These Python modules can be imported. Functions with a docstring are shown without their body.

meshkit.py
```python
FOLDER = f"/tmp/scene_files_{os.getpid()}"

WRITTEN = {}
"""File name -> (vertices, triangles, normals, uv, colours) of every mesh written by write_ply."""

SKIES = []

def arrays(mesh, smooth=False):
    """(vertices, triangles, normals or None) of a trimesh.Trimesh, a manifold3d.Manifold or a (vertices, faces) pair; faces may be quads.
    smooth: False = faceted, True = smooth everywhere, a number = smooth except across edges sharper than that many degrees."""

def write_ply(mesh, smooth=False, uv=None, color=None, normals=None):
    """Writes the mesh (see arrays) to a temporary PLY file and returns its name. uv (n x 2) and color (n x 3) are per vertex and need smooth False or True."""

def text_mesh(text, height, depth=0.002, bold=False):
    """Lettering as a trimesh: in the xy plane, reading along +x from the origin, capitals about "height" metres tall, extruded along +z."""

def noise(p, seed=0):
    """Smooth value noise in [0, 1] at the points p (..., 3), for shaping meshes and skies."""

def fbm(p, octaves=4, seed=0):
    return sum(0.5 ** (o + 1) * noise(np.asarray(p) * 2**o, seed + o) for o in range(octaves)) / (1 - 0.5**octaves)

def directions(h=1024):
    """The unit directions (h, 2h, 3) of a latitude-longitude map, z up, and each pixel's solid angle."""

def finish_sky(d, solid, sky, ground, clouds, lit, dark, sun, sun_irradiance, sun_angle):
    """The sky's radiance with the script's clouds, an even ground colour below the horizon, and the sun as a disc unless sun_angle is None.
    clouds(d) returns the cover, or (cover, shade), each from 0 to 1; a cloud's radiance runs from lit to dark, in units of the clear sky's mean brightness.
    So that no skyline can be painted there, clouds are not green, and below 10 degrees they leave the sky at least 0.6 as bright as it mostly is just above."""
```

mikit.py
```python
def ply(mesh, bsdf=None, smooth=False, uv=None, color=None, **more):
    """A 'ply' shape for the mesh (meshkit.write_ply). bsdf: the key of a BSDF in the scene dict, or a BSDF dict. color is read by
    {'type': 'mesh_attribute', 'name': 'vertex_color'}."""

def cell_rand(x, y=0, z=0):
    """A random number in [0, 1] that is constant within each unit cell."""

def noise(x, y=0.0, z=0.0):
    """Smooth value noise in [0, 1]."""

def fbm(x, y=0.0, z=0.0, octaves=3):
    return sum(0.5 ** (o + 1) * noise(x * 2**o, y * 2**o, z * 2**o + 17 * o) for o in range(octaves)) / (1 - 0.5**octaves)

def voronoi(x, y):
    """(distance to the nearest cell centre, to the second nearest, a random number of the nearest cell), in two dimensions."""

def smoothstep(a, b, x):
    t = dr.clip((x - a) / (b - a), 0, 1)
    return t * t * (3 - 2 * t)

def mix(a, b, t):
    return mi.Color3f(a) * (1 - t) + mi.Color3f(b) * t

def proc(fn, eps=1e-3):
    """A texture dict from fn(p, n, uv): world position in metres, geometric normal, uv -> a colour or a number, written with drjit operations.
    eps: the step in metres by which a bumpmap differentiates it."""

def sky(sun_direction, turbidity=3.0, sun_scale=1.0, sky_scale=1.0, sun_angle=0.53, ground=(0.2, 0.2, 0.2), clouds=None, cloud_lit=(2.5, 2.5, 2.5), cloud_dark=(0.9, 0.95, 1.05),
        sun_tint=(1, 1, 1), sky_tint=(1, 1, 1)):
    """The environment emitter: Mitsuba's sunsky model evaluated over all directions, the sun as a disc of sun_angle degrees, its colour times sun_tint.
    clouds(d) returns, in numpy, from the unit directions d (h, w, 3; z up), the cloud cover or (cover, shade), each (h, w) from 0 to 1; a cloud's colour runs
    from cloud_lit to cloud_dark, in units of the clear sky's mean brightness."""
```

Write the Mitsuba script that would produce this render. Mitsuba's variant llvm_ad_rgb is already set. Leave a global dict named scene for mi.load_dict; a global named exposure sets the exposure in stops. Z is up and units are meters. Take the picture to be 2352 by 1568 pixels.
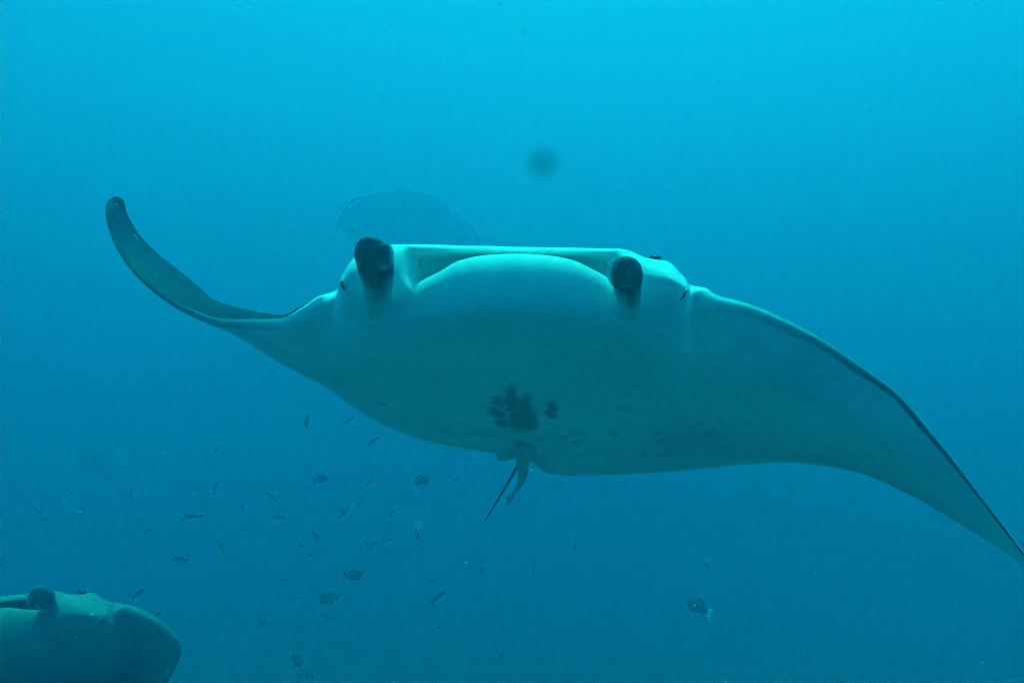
import math, random
import numpy as np, trimesh, mitsuba as mi, mikit, meshkit
from scipy.interpolate import PchipInterpolator

T = mi.ScalarTransform4f
rng = np.random.default_rng(11)
random.seed(11)
scene, labels = {}, {}

# ------------------------------------------------------------------ camera, light, water
exposure = 2.66
W = 1.2                                   # width of the view at one metre
scene['camera'] = {
    'type': 'thinlens', 'fov': float(np.degrees(2 * np.arctan(W / 2))), 'fov_axis': 'x',
    'near_clip': 0.005, 'far_clip': 500.0, 'aperture_radius': 0.0006, 'focus_distance': 3.0,
    'to_world': T().look_at([0, 0, 0], [0, 1, 0], [0, 0, 1]), 'medium': {'type': 'ref', 'id': 'water_medium'}}
# daylight, already filtered by the water above
scene['daylight'] = mikit.sky([0.07, 0.31, 1.0], turbidity=3, sun_tint=(0.012, 1.0, 0.84), sky_tint=(0.012, 0.95, 0.85), ground=(.12, .075, .05))
scene['water_medium'] = {'type': 'homogeneous', 'albedo': {'type': 'rgb', 'value': [0.18, 0.585, 0.795]}, 'sigma_t': 0.11,
                         'phase': {'type': 'hg', 'g': 0.77}}
TOP, BED = 6.2, -11.0
scene['haze'] = {'type': 'cube', 'to_world': T().translate([0, 0, (TOP + BED - 1) / 2]).scale([150, 150, (TOP - BED + 1) / 2]),
                 'bsdf': {'type': 'null'}, 'interior': {'type': 'ref', 'id': 'water_medium'}}
labels['haze'] = {'label': 'clear blue sea water that veils far things', 'category': 'water', 'kind': 'stuff'}


def at(px, py, Y):
    """The point Y metres ahead that the photograph (seen 2352 x 1568) shows at px, py."""
    return np.array([(px - 1176) / 2352 * W * Y, Y, (784 - py) / 2352 * W * Y])


# ------------------------------------------------------------------ materials
def rgb(*c):
    return {'type': 'rgb', 'value': list(c)}


def skin(color, rough=0.6, spec=0.1):
    return {'type': 'twosided', 'b': {'type': 'principled', 'base_color': color, 'roughness': rough, 'specular': spec}}


scene['vertex_skin'] = skin({'type': 'mesh_attribute', 'name': 'vertex_color'})

def add(key, mesh, bsdf, smooth=True, color=None):
    scene[key] = mikit.ply(mesh, bsdf, smooth=smooth, color=color)
    return key


def tag(key, label, category, group=None, kind=None):
    labels[key] = {'label': label, 'category': category}
    if group:
        labels[key]['group'] = group
    if kind:
        labels[key]['kind'] = kind


# ------------------------------------------------------------------ manta rays
# A body is a net of sections from one wing tip to the other; each section is a closed loop:
NAMES = ['U', 'D1', 'D2', 'D3', 'T', 'V3', 'V2', 'Va', 'V1', 'Lf', 'L', 'M', 'R', 'U2']
UPV = np.array([0, .34, .94])


def body_section(h, **p):
    q = {k: at(*v) for k, v in p.items()}
    for k, f, w in (('D1', .045, .20), ('D2', .34, 1.0), ('D3', .80, .42)):
        q[k] = q['U'] * (1 - f) + q['T'] * f + UPV * h * w
    return np.array([q[k] for k in NAMES])


def wing_section(le, te, span, tau, camber=0.0):
    le, te = np.asarray(le), np.asarray(te)
    c = te - le
    up = np.cross(span, c)
    up /= np.linalg.norm(up)
    q = {}
    for k, f, w in (('U', .004, .16), ('D1', .05, .30), ('D2', .33, .85), ('D3', .75, .40), ('T', 1, 0), ('V3', .75, -.36), ('V2', .36, -.78), ('Va', .17, -.72),
                    ('V1', .08, -.52), ('Lf', .025, -.30), ('L', .008, -.19), ('M', 0, -.10), ('R', -.002, 0), ('U2', 0, .08)):
        q[k] = le + c * f + up * (tau * w + camber * 4 * f * (1 - f) * (f > 0))
    return np.array([q[k] for k in NAMES])


def wing(les, tes, taus, cambers):
    """Sections of a wing; points given from left to right."""
    L = np.array([at(*p) for p in les])
    E = np.array([at(*p) for p in tes])
    sp = np.gradient(L, axis=0)
    return [wing_section(L[k], E[k], sp[k], taus[k], cambers[k]) for k in range(len(L))]


left_wing = wing(
    [(260, 453, 2.72), (247, 463, 2.70), (243, 490, 2.66), (258, 545, 2.63), (288, 598, 2.59), (343, 656, 2.52), (420, 706, 2.42), (520, 740, 2.28), (640, 742, 2.10), (705, 718, 2.0), (742, 696, 1.97)],
    [(272, 453, 2.73), (283, 460, 2.75), (291, 487, 2.77), (318, 535, 2.81), (358, 578, 2.85), (425, 632, 2.92), (490, 692, 2.97), (545, 765, 2.98), (640, 832, 2.96), (690, 858, 2.94), (740, 885, 2.93)],
    [.006, .010, .014, .019, .026, .036, .046, .060, .082, .10, .11], [0, 0, 0, 0, 0, 0, 0, .01, .0, 0, 0])
right_wing = wing(
    [(1612, 670, 1.96), (1640, 686, 1.95), (1720, 707, 1.97), (1850, 765, 2.0), (1960, 835, 2.0), (2055, 905, 1.98), (2150, 1012, 1.94), (2250, 1140, 1.90), (2352, 1272, 1.86), (2440, 1390, 1.84), (2490, 1470, 1.85)],
    [(1440, 1088, 2.96), (1500, 1085, 2.90), (1600, 1077, 2.79), (1730, 1065, 2.67), (1850, 1064, 2.55), (1960, 1082, 2.44), (2080, 1130, 2.32), (2210, 1203, 2.2), (2345, 1296, 2.06), (2440, 1398, 1.93), (2492, 1472, 1.86)],
    [.11, .10, .085, .066, .050, .038, .028, .020, .014, .008, .004], [0] * 11)

B = body_section
head = [
    B(.09, U=(770, 668, 2.00), U2=(770, 672, 1.985), R=(770, 676, 1.97), M=(771, 683, 1.955), L=(772, 692, 1.95), Lf=(772, 702, 1.945), V1=(772, 725, 1.95), Va=(772, 765, 1.98), V2=(770, 825, 2.15), V3=(775, 880, 2.5), T=(775, 908, 2.95)),
    B(.09, U=(788, 628, 1.93), U2=(786, 636, 1.90), R=(785, 645, 1.88), M=(786, 656, 1.868), L=(790, 673, 1.868), Lf=(793, 690, 1.872), V1=(797, 715, 1.887), Va=(800, 765, 1.94), V2=(795, 835, 2.14), V3=(795, 895, 2.5), T=(800, 927, 2.96)),
    B(.09, U=(817, 588, 1.915), U2=(815, 596, 1.885), R=(813, 606, 1.862), M=(815, 630, 1.846), L=(820, 662, 1.846), Lf=(824, 688, 1.85), V1=(828, 720, 1.866), Va=(832, 770, 1.915), V2=(830, 840, 2.12), V3=(830, 905, 2.48), T=(840, 953, 2.97)),
    B(.09, U=(865, 567, 1.905), U2=(866, 575, 1.885), R=(867, 590, 1.862), M=(868, 625, 1.842), L=(868, 660, 1.838), Lf=(868, 690, 1.842), V1=(868, 725, 1.858), Va=(868, 775, 1.905), V2=(865, 845, 2.11), V3=(868, 915, 2.47), T=(890, 980, 2.99)),
    B(.09, U=(915, 561, 1.900), U2=(916, 569, 1.882), R=(918, 586, 1.863), M=(920, 625, 1.848), L=(922, 665, 1.843), Lf=(922, 695, 1.847), V1=(920, 728, 1.862), Va=(918, 780, 1.905), V2=(915, 848, 2.11), V3=(915, 925, 2.47), T=(930, 996, 3.01)),
    B(.09, U=(938, 561, 1.900), U2=(939, 570, 1.884), R=(940, 588, 1.868), M=(942, 630, 1.856), L=(946, 668, 1.851), Lf=(946, 695, 1.852), V1=(944, 728, 1.862), Va=(940, 780, 1.905), V2=(938, 848, 2.11), V3=(938, 930, 2.47), T=(955, 1004, 3.02)),
    B(.09, U=(949, 561, 1.900), U2=(950, 573, 1.883), R=(955, 604, 1.939), M=(957, 642, 1.9476), L=(953, 657, 1.87), Lf=(955, 676, 1.842), V1=(953, 725, 1.84), Va=(950, 780, 1.90), V2=(948, 848, 2.11), V3=(948, 932, 2.47), T=(967, 1008, 3.03)),
    B(.10, U=(1000, 562, 1.905), U2=(1000, 575, 1.888), R=(1003, 598, 1.984), M=(1003, 652, 1.9952), L=(1005, 626, 1.852), Lf=(1005, 643, 1.829), V1=(1000, 718, 1.82), Va=(998, 778, 1.89), V2=(995, 850, 2.10), V3=(990, 940, 2.47), T=(1010, 1019, 3.05)),
    B(.105, U=(1060, 564, 1.912), U2=(1060, 577, 1.893), R=(1060, 594, 2.005), M=(1060, 642, 2.019), L=(1058, 597, 1.852), Lf=(1059, 615, 1.822), V1=(1060, 705, 1.805), Va=(1060, 775, 1.88), V2=(1058, 855, 2.10), V3=(1050, 948, 2.48), T=(1065, 1029, 3.08)),
    B(.11, U=(1120, 565, 1.917), U2=(1120, 578, 1.898), R=(1120, 594, 2.014), M=(1120, 637, 2.0292), L=(1120, 585, 1.852), Lf=(1120, 603, 1.819), V1=(1120, 698, 1.80), Va=(1120, 773, 1.88), V2=(1120, 857, 2.10), V3=(1115, 952, 2.49), T=(1125, 1039, 3.11)),
    B(.11, U=(1185, 567, 1.920), U2=(1185, 579, 1.898), R=(1185, 595, 2.02), M=(1185, 637, 2.036), L=(1185, 582, 1.852), Lf=(1185, 600, 1.819), V1=(1185, 696, 1.80), Va=(1187, 772, 1.88), V2=(1190, 858, 2.10), V3=(1195, 955, 2.50), T=(1195, 1047, 3.13)),
    B(.11, U=(1250, 568, 1.917), U2=(1250, 580, 1.898), R=(1250, 596, 2.014), M=(1250, 639, 2.0292), L=(1250, 585, 1.852), Lf=(1250, 603, 1.819), V1=(1252, 698, 1.80), Va=(1255, 773, 1.88), V2=(1262, 862, 2.10), V3=(1275, 965, 2.51), T=(1240, 1068, 3.12)),
    B(.105, U=(1310, 569, 1.912), U2=(1310, 581, 1.893), R=(1310, 598, 2.005), M=(1310, 644, 2.019), L=(1312, 596, 1.852), Lf=(1312, 614, 1.822), V1=(1314, 703, 1.805), Va=(1320, 775, 1.88), V2=(1330, 866, 2.10), V3=(1335, 975, 2.52), T=(1270, 1088, 3.10)),
    B(.10, U=(1360, 570, 1.905), U2=(1360, 582, 1.888), R=(1358, 602, 1.984), M=(1358, 652, 1.9952), L=(1356, 616, 1.852), Lf=(1356, 634, 1.829), V1=(1360, 714, 1.82), Va=(1368, 778, 1.89), V2=(1380, 869, 2.10), V3=(1375, 985, 2.53), T=(1300, 1092, 3.07)),
    B(.09, U=(1405, 571, 1.900), U2=(1404, 583, 1.883), R=(1398, 608, 1.939), M=(1397, 640, 1.9476), L=(1400, 645, 1.87), Lf=(1400, 666, 1.842), V1=(1402, 724, 1.84), Va=(1410, 780, 1.90), V2=(1425, 870, 2.10), V3=(1405, 990, 2.53), T=(1325, 1092, 3.05)),
    B(.09, U=(1418, 571, 1.900), U2=(1416, 580, 1.884), R=(1413, 600, 1.868), M=(1410, 632, 1.856), L=(1408, 666, 1.851), Lf=(1410, 690, 1.852), V1=(1415, 728, 1.862), Va=(1425, 780, 1.905), V2=(1440, 870, 2.10), V3=(1418, 992, 2.53), T=(1335, 1091, 3.04)),
    B(.09, U=(1437, 573, 1.900), U2=(1436, 581, 1.884), R=(1436, 598, 1.865), M=(1438, 632, 1.846), L=(1440, 665, 1.842), Lf=(1443, 692, 1.846), V1=(1447, 728, 1.862), Va=(1455, 780, 1.905), V2=(1462, 870, 2.09), V3=(1435, 994, 2.53), T=(1350, 1091, 3.03)),
    B(.09, U=(1488, 593, 1.905), U2=(1489, 600, 1.882), R=(1491, 611, 1.86), M=(1493, 640, 1.842), L=(1496, 670, 1.84), Lf=(1498, 692, 1.845), V1=(1500, 728, 1.862), Va=(1505, 782, 1.91), V2=(1500, 872, 2.08), V3=(1462, 996, 2.52), T=(1372, 1091, 3.02)),
    B(.09, U=(1532, 600, 1.925), U2=(1537, 614, 1.885), R=(1542, 630, 1.850), M=(1545, 648, 1.836), L=(1545, 675, 1.836), Lf=(1544, 695, 1.843), V1=(1543, 728, 1.866), Va=(1545, 784, 1.92), V2=(1532, 874, 2.08), V3=(1485, 997, 2.51), T=(1392, 1090, 3.01)),
    B(.09, U=(1566, 631, 1.935), U2=(1571, 642, 1.905), R=(1575, 653, 1.882), M=(1577, 664, 1.868), L=(1574, 681, 1.864), Lf=(1571, 696, 1.868), V1=(1568, 728, 1.885), Va=(1570, 785, 1.935), V2=(1555, 875, 2.08), V3=(1505, 998, 2.50), T=(1408, 1090, 3.0)),
    B(.09, U=(1588, 655, 1.985), U2=(1589, 660, 1.97), R=(1589, 666, 1.955), M=(1588, 675, 1.94), L=(1587, 688, 1.93), Lf=(1587, 702, 1.93), V1=(1588, 730, 1.93), Va=(1595, 785, 1.95), V2=(1580, 876, 2.08), V3=(1522, 998, 2.49), T=(1422, 1089, 2.98)),
]
NET_A = np.array(left_wing + head + right_wing)          # (sections, 14, 3)
for _ in range(5):                                       # even out the flanks where wings and head meet
    even = .5 * NET_A[1:-1] + .25 * (NET_A[:-2] + NET_A[2:])
    for row, k in ((5, 1.0), (6, 1.0), (7, .9), (8, .25)):
        NET_A[3:-3, row] = (1 - k) * NET_A[3:-3, row] + k * even[2:-2, row]
for row in (11, 12):                                     # soft corners inside the mouth
    NET_A[15:29, row] = .6 * NET_A[15:29, row] + .2 * (NET_A[14:28, row] + NET_A[16:30, row])
KIND_A = np.array([1.0] * len(left_wing) + [0.0] * len(head) + [1.0] * len(right_wing))

COUNT = {'U': 6, 'D1': 14, 'D2': 18, 'D3': 12, 'T': 22, 'V3': 40, 'V2': 26, 'Va': 16, 'V1': 12, 'Lf': 6, 'L': 5, 'M': 5, 'R': 5, 'U2': 4}


def loft(net, cols=700, dense=1.0):
    """Smooth closed surface through the net: (cols, rows, 3), its quads, and each vertex's place (u along the span in section numbers, t in loop numbers)."""
    d = np.linalg.norm(np.diff(net[:, [0, 7]].mean(1), axis=0), axis=1)
    s = np.concatenate([[0], np.cumsum(np.maximum(d, 1e-3))])
    s_new = np.linspace(0, s[-1], cols)
    s_new = np.unique(np.concatenate([s_new, s]))
    span = PchipInterpolator(s, net, axis=0)(s_new)
    idx = np.interp(s_new, s, np.arange(len(net)))
    m = len(NAMES)
    wrap = np.concatenate([span[:, -3:], span, span[:, :3]], 1)
    tk = np.arange(-3, m + 3)
    tt = np.concatenate([k + np.arange(max(2, int(COUNT[nm] * dense))) / max(2, int(COUNT[nm] * dense)) for k, nm in enumerate(NAMES)])
    V = PchipInterpolator(tk, wrap, axis=1)(tt)
    ease = np.clip(np.minimum((tt - 5.2) / .8, (9.9 - tt) / .5), 0, 1)[None, :, None]
    for _ in range(35):                                  # an even chin and belly
        V = V + ease * .5 * (.5 * (np.roll(V, 1, 1) + np.roll(V, -1, 1)) - V)
    r, c = V.shape[1], V.shape[0]
    q = np.arange(r * c).reshape(c, r)
    nxt = np.roll(q, -1, axis=1)
    F = np.stack([q[:-1], nxt[:-1], nxt[1:], q[1:]], -1).reshape(-1, 4)
    return V, F, idx, tt


def body_color(V, idx, tt, kind, spots=(), skin_dim=1.0, curled=0):
    """Dark above, white below, with the dusky edges and belly marks of the animal itself."""
    U, Tt = np.meshgrid(idx, tt, indexing='ij')
    w = np.interp(idx, np.arange(len(kind)), kind)[:, None] * np.ones_like(Tt)
    nz = meshkit.noise(V * 9.0, 5) * .6 + meshkit.noise(V * 30.0, 6) * .4
    fine = meshkit.noise(V * 120.0, 7)
    edge = .22 + .35 * w
    n_sec = len(kind)
    tipness = np.clip(np.abs(U - (n_sec - 1) / 2) / ((n_sec - 1) / 2), 0, 1)
    raised = np.maximum((U < n_sec / 2) * (curled > 0), curled > 1) * 1.0                     # the curled wing is dark right round its leading edge
    tip2 = np.clip((tipness - (.46 if curled > 1 else .57)) / .07, 0, 1) * raised
    edge = edge - 1.2 * tip2
    dors = np.clip((Tt - edge - .7 * (nz - .5)) / .3, 0, 1) * np.clip((4.06 + 1.1 * tip2 * (tipness > .72) - Tt) / .06, 0, 1)
    # dusky margin under the leading edge of the wings, growing towards the tips
    lead = np.clip((tipness - .55) / .2, 0, 1) * np.clip((Tt - 9.4 + 2.2 * np.clip((tipness - .64) / .2, 0, 1) * raised + 1.6 * (nz - .5)) / .6, 0, 1)
    white = np.array([.90, .92, .90]) * (0.90 + .24 * (meshkit.noise(V * 4.0, 8) - .5) + .12 * (nz - .5) + .16 * (fine - .5))[..., None]
    grey = np.array([.34, .36, .38])
    rear = np.clip(1 - np.abs(Tt - 5.0) / .9, 0, 1) * np.clip((tipness - .35) / .4, 0, 1) * .55
    white = white * (1 - rear[..., None]) + grey * rear[..., None]
    dark = np.array([.016, .020, .044]) * (0.8 + .6 * nz)[..., None]
    mid = np.clip((tipness - .72) / .15, 0, 1) * np.clip(1 - np.abs(Tt - 2.0) / 1.6, 0, 1)
    dark = dark * (1 + .45 * mid[..., None])
    k = np.maximum(dors, .85 * lead)
    wx = .020 * (meshkit.noise(V * 26, 31) - .5) + .012 * (meshkit.noise(V * 60, 32) - .5)
    wy = .10 * (meshkit.noise(V * 15, 33) - .5)
    for (cx, cy, rx, ry) in spots:
        deep, g_ = (.66, 1.62) if ry > .035 else ((.36, 1.1) if rx > .011 else (.22, 1.25))
        dd = np.sqrt(((V[..., 0] + wx - cx) / (rx * g_)) ** 2 + ((V[..., 1] + (wy if ry > .035 else .3 * wy) - cy) / (ry * g_)) ** 2)
        k = np.maximum(k, np.clip((1.12 + .55 * (nz - .5) + .2 * (fine - .5) - dd) / .5, 0, 1) * (Tt > 4.2) * (Tt < 9) * deep)
    return (white * (1 - k[..., None]) + dark * k[..., None]) * skin_dim  # the last factor darkens the whole skin of a ray


V, F, idx, tt = loft(NET_A)
# belly marks: place in plan (x, y) and half widths, in metres
SPOTS = [
    (-0.038, 2.323, 0.0142, 0.0569), (-0.041, 2.463, 0.0226, 0.038), (-0.032, 2.587, 0.0158, 0.0575), (-0.001, 2.321, 0.0166, 0.0875), (0.036, 2.367, 0.0145, 0.0823),
    (0.02, 2.515, 0.0231, 0.1168), (0.048, 2.526, 0.0206, 0.1045), (0.061, 2.587, 0.0106, 0.0418), (0.109, 2.373, 0.0121, 0.0484), (-0.386, 2.555, 0.0235, 0.0223),
    (0.216, 2.135, 0.0054, 0.012), (0.302, 2.315, 0.0213, 0.012), (-0.125, 2.79, 0.0399, 0.0207), (-0.066, 2.796, 0.02, 0.0206), (0.093, 2.743, 0.0252, 0.0179),
    (0.155, 2.677, 0.0137, 0.0178), (0.223, 2.592, 0.0529, 0.0122), (0.301, 2.561, 0.0183, 0.0166), (0.201, 2.692, 0.0165, 0.0141), (-0.214, 2.798, 0.02, 0.0219),
    (0.567, 2.423, 0.0074, 0.0276), (0.517, 2.36, 0.006, 0.0124), (0.569, 2.344, 0.0048, 0.012), (0.501, 2.411, 0.0061, 0.0144), (0.627, 2.394, 0.0073, 0.012),
    (0.419, 2.705, 0.0097, 0.0216), (0.479, 2.668, 0.0109, 0.0276), (0.419, 2.49, 0.0102, 0.012), (0.537, 2.497, 0.0064, 0.0152), (0.586, 2.488, 0.0076, 0.0138),
    (0.451, 2.56, 0.0091, 0.0124), (0.031, 2.863, 0.0365, 0.0283), (0.726, 2.395, 0.0061, 0.0129), (0.635, 2.518, 0.0051, 0.012), (0.838, 2.437, 0.0062, 0.012),
]


def rings(ring_list, sides=48, cap=True):
    """Closed loft through rings (centre, axis a, axis b)."""
    th = np.linspace(0, 2 * np.pi, sides, endpoint=False)
    v = np.concatenate([np.asarray(c)[None] + np.cos(th)[:, None] * np.asarray(a)[None] + np.sin(th)[:, None] * np.asarray(b)[None] for c, a, b in ring_list])
    m = len(ring_list)
    q = np.arange(m * sides).reshape(m, sides)
    nx = np.roll(q, -1, 1)
    f = np.stack([q[:-1], nx[:-1], nx[1:], q[1:]], -1).reshape(-1, 4)
    f = np.vstack([f[:, [0, 1, 2]], f[:, [0, 2, 3]]])
    v = np.vstack([v, [ring_list[0][0]], [ring_list[-1][0]]])
    e = m * sides
    f = np.vstack([f, np.stack([nx[0], q[0], np.full(sides, e)], 1), np.stack([q[-1], nx[-1], np.full(sides, e + 1)], 1)])
    return v, f


def lobe_rings(table, n=60):
    """Rolled head fin: rings (px, py, half width px, Y centre, depth ratio), from the tip down into the head."""
    t = np.array(table, float)
    k = np.arange(len(t))
    fine = PchipInterpolator(k, t, axis=0)(np.linspace(0, len(t) - 1, n))
    out = []
    for px, py, r, Y, dr_ in fine:
        c = at(px, py, Y)
        rr = r / 2352 * W * Y
        out.append((c, np.array([rr, 0, 0]), np.array([0, rr * dr_, 0])))
    return out


def lobe_mesh(table, fold_at, fold):
    """The rolled fin with the step of its outer edge running down its front."""
    v, f = rings(lobe_rings(table), 72)
    m = (len(v) - 2) // 72
    th = np.tile(np.linspace(0, 2 * np.pi, 72, endpoint=False), m)
    lvl = np.repeat(np.linspace(0, 1, m), 72)
    d = (th - fold_at - .25 * np.sin(lvl * 5)) % (2 * np.pi)
    step = np.where(d < np.pi, np.exp(-d / .35), 0) * fold * np.clip(lvl / .2, 0, 1) * np.clip((.62 - lvl) / .2, 0, 1)
    c = v[:-2].reshape(m, 72, 3).mean(1).repeat(72, 0)
    w = v[:-2] + (v[:-2] - c) * (-step[:, None])
    rough = (meshkit.noise(w * 70, 9) - .5) * .0022
    n_ = (v[:-2] - c) / (np.linalg.norm(v[:-2] - c, axis=1, keepdims=True) + 1e-9)
    return np.vstack([w + n_ * rough[:, None], v[-2:]]), f, lvl, th


def lobe_color(v, lvl, th, pale_side):
    nz = meshkit.noise(v * 38, 12) * .65 + meshkit.noise(v * 120, 13) * .35
    lv = np.concatenate([lvl, [0, 1]])
    tc = np.abs(np.cos(np.concatenate([th, [0, 0]])))
    d = np.array([.09, .11, .12]) * (.10 + 1.9 * nz ** 1.3)[:, None]
    pale = np.array([.66, .69, .68])
    k = np.clip((lv - .68 + .20 * tc ** 2 + .14 * (meshkit.noise(v * 30, 14) - .5)) / .22, 0, 1)
    k = np.maximum(k, pale_side)
    return d * (1 - k[:, None]) + pale * k[:, None]


LOBE_L = [(849, 544, 5, 1.715, 1), (850, 547, 17, 1.715, 1), (851, 555, 28, 1.718, .95), (853, 568, 36, 1.723, .9), (856, 583, 41.5, 1.730, .9), (860, 602, 43, 1.738, .9), (864, 622, 41, 1.750, .95), (867, 645, 36.5, 1.775, 1.0),
          (868, 668, 34, 1.802, 1.0), (869, 690, 31, 1.835, 1.1), (870, 715, 27, 1.872, 1.2), (870, 745, 22, 1.915, 1.2)]
LOBE_R = [(1437, 589, 5, 1.725, 1), (1437, 592, 17, 1.725, 1), (1438, 600, 27, 1.727, .95), (1439, 613, 34.5, 1.732, .9), (1439, 629, 37, 1.738, .9), (1440, 646, 35, 1.750, .95), (1442, 662, 31, 1.776, 1.0),
          (1444, 682, 29, 1.806, 1.0), (1446, 702, 26, 1.838, 1.1), (1447, 726, 22, 1.872, 1.2), (1448, 752, 18, 1.912, 1.2)]
ROLL_L = [(886, 560, 3, 1.705, 1), (886, 563, 12, 1.705, 1), (885, 572, 18, 1.705, .9), (884, 585, 21, 1.706, .85), (884, 598, 20.5, 1.707, .85), (883, 609, 16, 1.709, .9), (882, 617, 9, 1.712, 1), (882, 619.5, 2, 1.714, 1)]
ROLL_R = [(1412, 608, 2, 1.715, 1), (1411, 612, 6, 1.714, 1), (1411, 625, 9, 1.713, .9), (1412, 640, 9.5, 1.714, .9), (1413, 652, 8, 1.718, .9), (1415, 661, 4, 1.723, 1), (1415, 663, 1, 1.725, 1)]


def ellipsoid(center, axes):
    m = trimesh.creation.icosphere(4, 1.0)
    v = np.asarray(center) + np.asarray(m.vertices) @ np.asarray(axes)
    return v, np.asarray(m.faces)


def tube(points, radii, sides=16, sub=8):
    p = np.array(points, float)
    k = np.arange(len(p))
    t = np.linspace(0, len(p) - 1, len(p) * sub)
    c, r = PchipInterpolator(k, p, axis=0)(t), PchipInterpolator(k, np.array(radii, float))(t)
    d = np.gradient(c, axis=0)
    d /= np.linalg.norm(d, axis=1, keepdims=True)
    a = np.cross(d, [0.13, .2, .97])
    a /= np.linalg.norm(a, axis=1, keepdims=True)
    b = np.cross(d, a)
    return rings([(c[k], a[k] * r[k], b[k] * r[k]) for k in range(len(c))], sides)


def fin_plate(outline, thick):
    """A thin fin with rounded edges: outline points in space, in order."""
    p = np.array(outline, float)
    k = np.arange(len(p) + 1)
    p = PchipInterpolator(k, np.vstack([p, p[:1]]))(np.linspace(0, len(p), 64, endpoint=False))
    c = p.mean(0)
    nrm = np.linalg.svd(p - c)[2][2]
    lay = [(.2, .5), (.75, .5), (.95, .32), (1.0, 0), (.95, -.32), (.75, -.5), (.2, -.5)]
    v = np.concatenate([c + (p - c) * s_ + nrm * thick * h_ for s_, h_ in lay] + [[c + nrm * thick * .5], [c - nrm * thick * .5]])
    m, q = len(lay), np.arange(len(lay) * 64).reshape(len(lay), 64)
    nx = np.roll(q, -1, 1)
    f = np.stack([q[:-1], nx[:-1], nx[1:], q[1:]], -1).reshape(-1, 4)
    f = np.vstack([f[:, [0, 1, 2]], f[:, [0, 2, 3]], np.stack([nx[0], q[0], np.full(64, m * 64)], 1), np.stack([q[-1], nx[-1], np.full(64, m * 64 + 1)], 1)])
    return v, f


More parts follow.
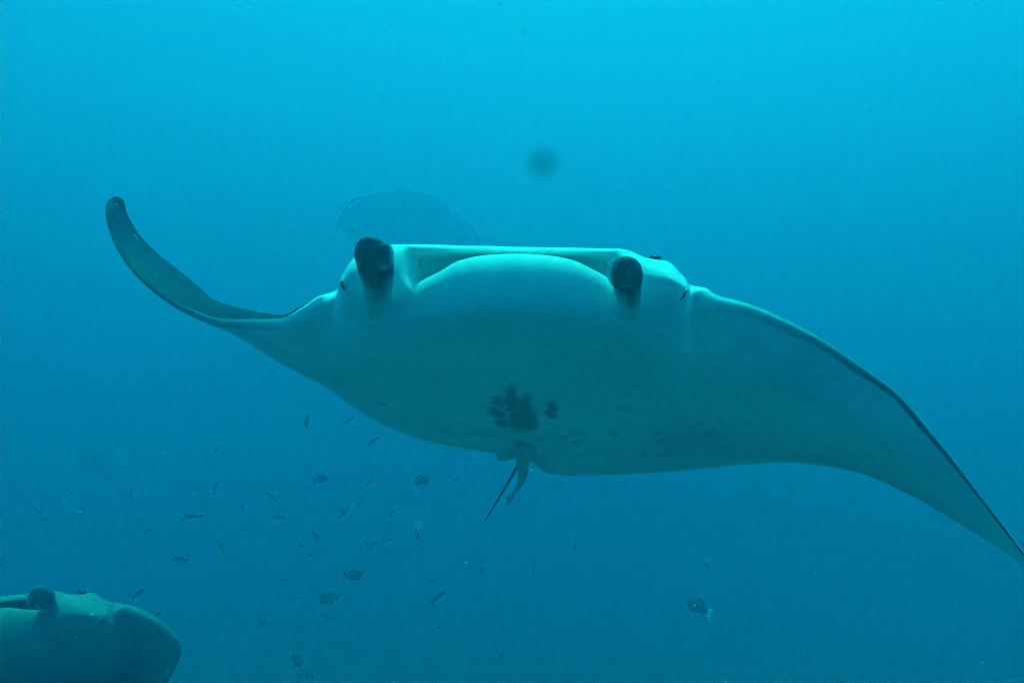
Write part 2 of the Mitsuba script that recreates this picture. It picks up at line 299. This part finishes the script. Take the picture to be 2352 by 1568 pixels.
scene['dark_skin'] = skin(rgb(.022, .026, .030), .4, .35)
scene['eye_black'] = skin(rgb(.010, .012, .014), .25, .5)
scene['pale_skin'] = skin(mikit.proc(lambda p, n, uv: mikit.mix((.50, .53, .50), (.66, .68, .66), mikit.fbm(p.x * 40, p.y * 40, p.z * 40))))
scene['belly_skin'] = skin(mikit.proc(lambda p, n, uv: mikit.mix((.60, .63, .60), (.76, .78, .76), mikit.fbm(p.x * 25, p.y * 25, p.z * 25))))
scene['tail_skin'] = skin(rgb(.12, .13, .14))

px_m = lambda r, Y: r / 2352 * W * Y

# --- the large manta
COL_A = body_color(V, idx, tt, KIND_A, SPOTS, 1.0, 1)
add('manta_ray__body', (V.reshape(-1, 3), F), 'vertex_skin', True, COL_A.reshape(-1, 3))
tag('manta_ray', 'largest manta ray, white belly with a dark blotch, one wing tip curled up', 'manta ray', 'manta rays')
PARTS = {}                                 # the right hand head parts are used again by the other rays
for side, (table, roll, fold_at) in enumerate(((LOBE_L, ROLL_L, 4.2), (LOBE_R, ROLL_R, 4.0))):
    key = 'manta_ray__cephalic_lobe' + ('_001' if side else '')
    v, f, lvl, th = lobe_mesh(table, fold_at, .2)
    pale = np.zeros(len(v))
    col = lobe_color(v, lvl, th, pale)
    add(key, (v, f), 'vertex_skin', True, col)
    labels[key] = {'label': ['rolled dark head fin, the taller of the two', 'rolled dark head fin beside the bright eye bulge'][side]}
    rv, rf = rings(lobe_rings(roll, 40), 40)
    u = np.clip((rv[:, 0] - rv[:, 0].min()) / np.ptp(rv[:, 0]), 0, 1)
    hgt = np.clip((rv[:, 2] - rv[:, 2].min()) / np.ptp(rv[:, 2]), 0, 1)
    k = np.clip((u - .72) / .25, 0, 1) if side == 0 else np.clip((.35 - u) / .3, 0, 1) * .6
    k = np.maximum(k, np.clip((.30 - hgt) / .28, 0, 1) * .55) if side == 0 else k
    nz = meshkit.noise(rv * 80, 3)
    rc = np.array([.05, .066, .076]) * (.6 + .8 * nz)[:, None] * (1 - k[:, None]) + np.array([.74, .76, .75]) * k[:, None]
    add(key + '__inner_fold', (rv, rf), 'vertex_skin', True, rc)
    PARTS['lobe'], PARTS['fold'] = (v, f, col), (rv, rf, rc)

PARTS['eye'] = ellipsoid(at(1565, 677, 1.862), [[.0125, .004, .0145], [-.004, .011, .004], [-.0030, 0, .0034]])
add('manta_ray__eye', ellipsoid(at(789, 656, 1.866), [[.0050, .003, -.010], [.003, .010, .002], [.0022, 0, .0020]]), 'eye_black')
add('manta_ray__eye_001', PARTS['eye'], 'eye_black')
PARTS['spiracle'] = ellipsoid(at(1505, 592, 1.925), [[.0135, 0, -.001], [0, .014, 0], [.001, 0, .0062]])
add('manta_ray__spiracle', PARTS['spiracle'], 'dark_skin')
for key, c, sx in (('nostril', (960, 598, 1.935), 1), ('nostril_001', (1397, 609, 1.935), -1)):
    c = at(*c)
    arc = [c + np.array([sx * .0062 * math.cos(a), -.002, .0062 * math.sin(a)]) for a in np.linspace(-2.6, 1.0, 9)]
    arc += [c + np.array([sx * .0068, -.001, -.004]), c + np.array([sx * .0072, .002, -.013])]
    add('manta_ray__' + key, tube(arc, [.0008] + [.0016] * 8 + [.0012, .0006]), 'pale_skin')
    add('manta_ray__' + key + '__opening', ellipsoid(c + np.array([0, .001, 0]), [[.0052, 0, 0], [0, .003, 0], [0, 0, .0048]]), 'eye_black')
add('manta_ray__tail', tube([at(1205, 1035, 3.00), at(1198, 1055, 3.14), at(1186, 1074, 3.24), at(1168, 1106, 3.40), (at(1146, 1143, 3.58)), at(1112, 1197, 3.82)], [.018, .011, .0066, .0054, .0046, .0030]), 'tail_skin')
add('manta_ray__pelvic_fin', fin_plate([at(1138, 1041, 3.07), at(1141, 1051, 3.10), at(1148, 1056, 3.12), at(1160, 1056, 3.12), at(1181, 1050, 3.10), at(1186, 1034, 3.02), at(1160, 1030, 3.02)], .012), 'belly_skin')
add('manta_ray__pelvic_fin_001', fin_plate([at(1214, 1052, 3.04), at(1230, 1066, 3.06), at(1250, 1080, 3.08), at(1264, 1088, 3.09), at(1274, 1086, 3.08), at(1284, 1058, 2.98), at(1245, 1036, 2.94)], .012), 'belly_skin')

# --- the remora that hangs on under the manta's tail
RING = [(1206, 1018, 5, 2.88), (1206, 1020, 15, 2.88), (1206, 1026, 22, 2.885), (1206, 1034, 24, 2.90), (1204, 1045, 21, 2.92), (1201, 1057, 16.5, 2.95), (1201, 1070, 13.5, 2.98), (1201, 1085, 11.5, 3.01),
        (1199, 1100, 9.5, 3.04), (1195, 1112, 8.2, 3.06), (1188, 1123, 6.8, 3.08), (1180, 1132, 5.2, 3.10), (1174, 1138, 4.2, 3.11)]
add('remora__body', rings([(at(x, y, Y), np.array([px_m(r, Y), 0, 0]) * (1 if y < 1100 else .9), np.array([0, px_m(r, Y) * .7, 0])) for x, y, r, Y in
                           PchipInterpolator(np.arange(len(RING)), np.array(RING, float))(np.linspace(0, len(RING) - 1, 60))], 32), 'pale_skin')
add('remora__tail_fin', fin_plate([at(1177, 1131, 3.10), at(1168, 1136, 3.11), at(1162, 1139.5, 3.12), at(1163.5, 1150, 3.13), at(1164.5, 1163, 3.14), at(1172, 1154, 3.13), at(1181, 1141, 3.11)], .006), 'pale_skin')
add('remora__pectoral_fin', fin_plate([at(1226, 1028, 2.90), at(1233, 1033, 2.91), at(1228, 1044, 2.94), at(1219, 1052, 2.95), at(1217, 1044, 2.92)], .005), 'pale_skin')
tag('remora', 'pale grey remora clinging to the underside of the large manta beside its tail', 'remora')

# --- the other two rays: the same kind of animal, both wings pressed down
x_c = NET_A[21, 8, 0]
half = NET_A[21:].copy()
half[0, :, 0] = x_c


def droop(net, k, a0=0.0):
    """Bends the wings of a half net further down, k radians per metre out from the head."""
    net = net.copy()
    root = net[12 - 1, :, :].mean(0)
    for s_ in range(12, len(net)):
        d = net[s_] - root
        out = np.linalg.norm(net[s_][:, [0, 2]].mean(0) - root[[0, 2]])
        a = -k * out - a0 * min(out / .26, 1.0) ** 1.2
        c_, s2 = math.cos(a), math.sin(a)
        net[s_, :, 0] = root[0] + d[:, 0] * c_ - d[:, 2] * s2
        net[s_, :, 2] = root[2] + d[:, 0] * s2 + d[:, 2] * c_
    return net


def mirror(p):
    q = np.array(p, float)
    q[..., 0] = 2 * x_c - q[..., 0]
    return q


ANCHOR = NET_A[21, 10].copy()


def place(scale, pitch, yaw, roll, to):
    """Similarity map about the lower lip."""
    cp, sp_, cy, sy, cr, sr = (f_(math.radians(a)) for a in (pitch, yaw, roll) for f_ in (math.cos, math.sin))
    Rx = np.array([[1, 0, 0], [0, cp, -sp_], [0, sp_, cp]])
    Rz = np.array([[cy, -sy, 0], [sy, cy, 0], [0, 0, 1]])
    Ry = np.array([[cr, 0, sr], [0, 1, 0], [-sr, 0, cr]])
    M = Rz @ Ry @ Rx * scale
    return lambda p: (np.asarray(p) - ANCHOR) @ M.T + np.asarray(to)


def ray(key, k_droop, mp, skin_dim, cols, gape=1.0, lift=(0, 0, 0), bare=False):
    net = droop(half, *k_droop)
    for row, w_ in ((10, 1.0), (9, .9), (11, .8), (8, .45)):          # a mouth less wide open
        net[:6, row, 2] += (1 - gape) * w_ * (net[:6, 0, 2] - net[:6, 10, 2] - .01)
    net = np.concatenate([mirror(net[:0:-1]), net])
    v, f, ix, t_ = loft(net, cols)
    kind = np.concatenate([KIND_A[21:][:0:-1], KIND_A[21:]])
    add(key + '__body', (mp(v).reshape(-1, 3), f), 'vertex_skin', True, body_color(v, ix, t_, kind, (), skin_dim, 2).reshape(-1, 3))
    if bare:                                              # too far off to show more than its outline
        return
    for side, fn in enumerate((lambda p: p, mirror)):
        sfx = '_001' if side else ''
        flip = (lambda f_: f_[:, ::-1]) if side else (lambda f_: f_)
        for part, name in (('lobe', '__cephalic_lobe' + sfx), ('fold', '__cephalic_lobe' + sfx + '__inner_fold')):
            pv, pf, pc = PARTS[part]
            pv = pv + np.array(lift)
            add(key + name, (mp(fn(pv)), flip(pf)), 'vertex_skin', True, pc)
        add(key + '__eye' + sfx, (mp(fn(PARTS['eye'][0])), flip(PARTS['eye'][1])), 'eye_black')
        add(key + '__spiracle' + sfx, (mp(fn(PARTS['spiracle'][0])), flip(PARTS['spiracle'][1])), 'dark_skin')


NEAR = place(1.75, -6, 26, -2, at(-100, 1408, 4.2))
ray('manta_ray_001', (.1, 1.85), NEAR, .32, 500, .6, (-.01, .05, .075))  # shade and murk put into its skin colour, not a darker breed
tag('manta_ray_001', 'manta ray with shade in its skin colour, cut off by the lower left edge, mouth open', 'manta ray', 'manta rays')
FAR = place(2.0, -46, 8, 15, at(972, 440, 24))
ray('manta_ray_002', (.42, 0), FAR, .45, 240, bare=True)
tag('manta_ray_002', 'faint manta ray far behind, arched above the head of the largest one', 'manta ray', 'manta rays')

# ------------------------------------------------------------------ reef fish below
scene['fish_dark'] = skin(mikit.proc(lambda p, n, uv: mikit.mix((.045, .055, .06), (.09, .10, .10), mikit.fbm(p.x * 30, p.y * 30, p.z * 30))), .5, .3)
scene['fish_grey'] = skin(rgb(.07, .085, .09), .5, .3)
scene['fish_tail_pale'] = skin(rgb(.85, .88, .84))
scene['fish_yellow'] = skin(rgb(.34, .42, .10))


def fish_parts(depth):
    """A fish of unit length, nose at x = .5, depth its height against its length."""
    x = np.linspace(.5, -.32, 26)
    f_ = (.5 - x) / .82
    hgt = depth / 2 * np.maximum(np.sin(np.pi * np.clip(f_, 0, 1) ** .62) ** .8, .02) * (1 - .05 * f_) + .016 * (f_ > .1) + .003
    hgt[-4:] = np.maximum(hgt[-4:], .045 * (1 + depth))
    body = rings([((a, 0, 0), np.array([0, h * .34, 0]), np.array([0, 0, h])) for a, h in zip(x, hgt)], 20)
    top = lambda a: np.interp(-a, -x, hgt)

    def blade(pts):
        p = np.array([(a, 0, b) for a, b in pts])
        return fin_plate(p, .012)
    k = .16 + .22 * depth
    tail = blade([(-.29, .03), (-.38, k * .55), (-.50, k), (-.47, k * .4), (-.44, 0), (-.47, -k * .4), (-.50, -k), (-.38, -k * .55), (-.29, -.03)])
    d0 = .05 + .10 * depth
    dorsal = blade([(.20, top(.20) * .9), (.10, top(.1) + d0 * .8), (-.10, top(-.1) + d0), (-.24, top(-.24) + d0 * .7), (-.27, top(-.27) * .8), (0, top(0) * .85)])
    anal = blade([(.0, -top(0) * .9), (-.12, -top(-.12) - d0 * .9), (-.25, -top(-.25) - d0 * .6), (-.27, -top(-.27) * .8), (-.1, -top(-.1) * .8)])
    pect = (fin_plate([(.22, .36 * top(.22), -.02), (.14, .36 * top(.2) + .05, .02), (.06, .36 * top(.2) + .07, -.03), (.12, .36 * top(.2) + .03, -.06)], .01))
    return {'body': body, 'tail_fin': tail, 'dorsal_fin': dorsal, 'anal_fin': anal, 'pectoral_fin': pect}


SHAPE = {'oval': fish_parts(.50), 'slim': fish_parts(.17)}
PLY = {}
count = {}


def fish(name, px, py, size, angle, Y, shape, label, cat, mat='fish_dark', tail=None, yaw=0, roll=-10, group='reef fish below the manta rays'):
    """A fish whose middle is Y metres ahead; size its length in the 2352 pixel view, angle where its nose points (0 right, 90 up)."""
    n_ = count.get(name, 0)
    count[name] = n_ + 1
    key = name + ('_%03d' % n_ if n_ else '')
    Y = 8.5 + (Y - 8) * .6
    size *= 1.05
    L = size / 2352 * W * Y / max(abs(math.cos(math.radians(yaw))), .3)
    if 90 < angle % 360 < 270:                            # nose to the left: turned about, never upside down
        angle, yaw, roll = angle - 180, 180 - yaw, roll
    tw = T().translate(list(map(float, at(px, py, Y)))).rotate([0, 1, 0], -angle).rotate([1, 0, 0], roll).rotate([0, 0, 1], yaw).scale([L, L * 1.0, L])
    for part, mesh in SHAPE[shape].items():
        m = (tail if part == 'tail_fin' and tail else mat)
        if (shape, part, m) not in PLY:
            PLY[(shape, part, m)] = mikit.ply(mesh, m, smooth=True)
        scene[key + '__' + part] = {**PLY[(shape, part, m)], 'to_world': tw}
    tag(key, label, cat, group)


PT = 'fish_tail_pale'
O, S_ = 'oval', 'slim'
fish('surgeonfish', 1607, 1394, 62, 148, 8.5, O, 'large dark oval fish with a white tail, alone at lower right', 'fish', tail=PT, roll=-32)
fish('surgeonfish', 964, 1103, 42, 8, 10, O, 'dark oval fish with a pale tail just left of the manta tail', 'fish', tail=PT)
fish('surgeonfish', 810, 1320, 44, 0, 9, O, 'darkest oval fish in the lower middle, nose to the right', 'fish')
fish('surgeonfish', 736, 1100, 34, 12, 11, O, 'dark oval fish below the left wing root, nearest the belly edge on its level', 'fish')
fish('surgeonfish', 755, 1373, 48, 178, 15, O, 'faint broad oval fish under the darkest oval one', 'fish')
fish('surgeonfish', 680, 1511, 42, 305, 14, O, 'faint oval fish with a pale tail nosing down near the bottom edge', 'fish', tail=PT)
fish('surgeonfish', 701, 1547, 40, 175, 18, O, 'faint oval fish lowest of all at the bottom edge', 'fish')
fish('surgeonfish', 993, 1333, 20, 10, 14, O, 'small faint oval fish just above the tilted slim dark one', 'fish')
fish('surgeonfish', 1107, 1310, 16, 60, 13, O, 'small round dark fish right of the tilted slim dark one', 'fish')
fish('surgeonfish', 1150, 1503, 18, 80, 14, O, 'small dark oval fish near the bottom edge, middle of the picture', 'fish')
fish('surgeonfish', 1624, 1300, 22, 120, 14, O, 'small faint oval fish above the large white tailed one', 'fish')
fish('surgeonfish', 711, 1275, 14, 20, 11, O, 'tiny black oval fish left above the darkest oval one', 'fish')
fish('surgeonfish', 825, 1159, 18, 40, 15, O, 'small faint oval fish below the paler tailed one near the belly', 'fish')
fish('surgeonfish', 558, 1166, 18, 75, 15, O, 'small faint oval fish right of the long slim dark one at left', 'fish')
fish('surgeonfish', 602, 1432, 24, 15, 15, O, 'faint small oval fish below and right of the yellow green one', 'fish')
fish('wrasse', 705, 970, 42, 84, 9.5, S_, 'dark fish swimming straight up under the left wing, pale tail', 'fish', tail=PT)
fish('wrasse', 1006, 1370, 42, 40, 8.5, S_, 'sharp dark slim fish tilted upwards, lower middle', 'fish')
fish('wrasse', 443, 1185, 44, 3, 9.5, S_, 'long slim dark fish lying level at left', 'fish')
fish('wrasse', 507, 1254, 36, 118, 8, S_, 'yellow green slim fish pointing up at left', 'fish', mat='fish_yellow')
fish('wrasse', 416, 1284, 40, 350, 11, S_, 'slim dark fish curving over the near dimmed manta', 'fish')
fish('wrasse', 494, 1120, 28, 70, 12, S_, 'slim dark fish pointing up, above the long level one', 'fish')
fish('wrasse', 318, 1362, 34, 35, 7, S_, 'slim dark fish crossing in front of the dimmed manta head', 'fish')
slim = [
    (803, 964, 30, 35, 12, 'slim fish tilted up just below the left belly edge'), (858, 1012, 34, 36, 12, 'slim fish tilted up, second along the belly edge from the left'),
    (792, 1175, 34, 50, 11, 'slim fish tilted steeply up below the oval pair'), (848, 1107, 24, 40, 13, 'small slim fish between the two dark oval fish'),
    (1047, 1101, 24, 25, 13, 'small slim fish right of the pale tailed oval one'), (624, 1140, 30, 140, 12, 'slim fish nosing up to the left below the left wing'),
    (726, 1231, 28, 120, 13, 'slim fish pointing up left above the darkest oval one'), (641, 1188, 36, 2, 12, 'level slim fish in the middle of the left shoal'),
    (856, 1250, 28, 20, 14, 'faint slim fish right of the shoal centre'), (894, 1238, 16, 35, 12, 'tiny slim dark fish above the lower middle'),
    (958, 1229, 28, 105, 13, 'upright slim fish left of the manta tail tip'), (1225, 1304, 18, 78, 12, 'tiny upright slim fish right below the manta tail tip'),
    (757, 1416, 22, 8, 15, 'faint level slim fish near the bottom, below the broad oval one'), (451, 1124, 16, 150, 13, 'tiny slim fish beside the upright one at left'),
    (497, 1034, 28, 40, 14, 'slim fish tilted up, highest of the left shoal'), (86, 1172, 24, 140, 12, 'slim fish nosing up left near the left edge'),
    (99, 1193, 30, 14, 12, 'slim fish tilted slightly, second nearest the left edge'), (340, 1217, 18, 30, 13, 'tiny slim fish above the dimmed manta'),
    (687, 1374, 22, 8, 15, 'faint slim fish left of the broad oval one'), (360, 1412, 26, 32, 7.5, 'slim dark fish in front of the dimmed manta eye'),
    (160, 1128, 20, 320, 14, 'faint slim fish upper left of the shoal'), (560, 1215, 18, 200, 14, 'faint slim fish right above the yellow green one'), (1320, 1255, 22, 95, 14, 'faint upright slim fish below the wing, right of the tail'),
    (690, 1250, 20, 160, 14, 'faint slim fish left above the darkest oval one'), (900, 1180, 18, 60, 15, 'faint slim fish below the pale tailed oval one'), (650, 1330, 20, 15, 15, 'faint slim fish left of the darkest oval one'),
    (540, 1400, 22, 25, 15, 'faint slim fish low at left under the yellow green one'), (1010, 1440, 16, 200, 15, 'faint slim fish below the tilted sharp one'), (300, 1130, 18, 70, 15, 'faint upright slim fish high at far left'),
    (590, 1050, 18, 50, 15, 'faint slim fish under the left wing, near its edge'), (1290, 1150, 16, 20, 15, 'tiny faint slim fish under the belly right of the tail')]
for x, y, sz, ang, Y, lab in slim:
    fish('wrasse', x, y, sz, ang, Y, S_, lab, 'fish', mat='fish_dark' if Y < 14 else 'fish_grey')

# ------------------------------------------------------------------ drifting specks
scene['speck_dark'] = skin(rgb(.02, .02, .02))
scene['plankton_pale'] = skin(rgb(.85, .85, .80))


def blob(c, r, sub=2, seed=0):
    m = trimesh.creation.icosphere(sub, 1.0)
    v = np.asarray(m.vertices)
    v = v * (1 + .5 * (meshkit.noise(v * 1.7 + seed, 21) - .5))[:, None]
    return np.asarray(c) + v * r, np.asarray(m.faces)


add('lens_speck', blob(at(1247, 375, .034), .00033, 3), 'speck_dark')  # small dark blob just ahead of the lens, defocused into a disc
tag('lens_speck', 'dark blurred speck close in front of the lens, above the mouth', 'lens_speck')
add('lens_speck_001', blob(at(215, 1052, .034), .00016, 3, 5), 'speck_dark')
tag('lens_speck_001', 'faint dark blurred speck close to the lens at left, below the curled wing', 'lens_speck')
pv, pf = [], []
base = trimesh.creation.icosphere(1, 1.0)
k = 0
near = [(1203, 73, .09), (1990, 250, .10), (280, 1045, .075), (960, 1205, .1), (85, 685, .11)]
for c, r in [(at(x, y, Y), .00022) for x, y, Y in near] + [
        (at(rng.uniform(-40, 2390), rng.uniform(-40, 1600), Y), (.00055 + .0011 * rng.random() ** 3) * (Y / 1.5)) for Y in .35 + 2.4 * rng.random(900) ** .55]:
    pv.append(c + np.asarray(base.vertices) * r * rng.uniform(.6, 1.4, 3))
    pf.append(np.asarray(base.faces) + k)
    k += len(base.vertices)
add('marine_snow', (np.vstack(pv), np.vstack(pf)), 'plankton_pale')
tag('marine_snow', 'fine pale particles drifting in the water', 'particles', kind='stuff')
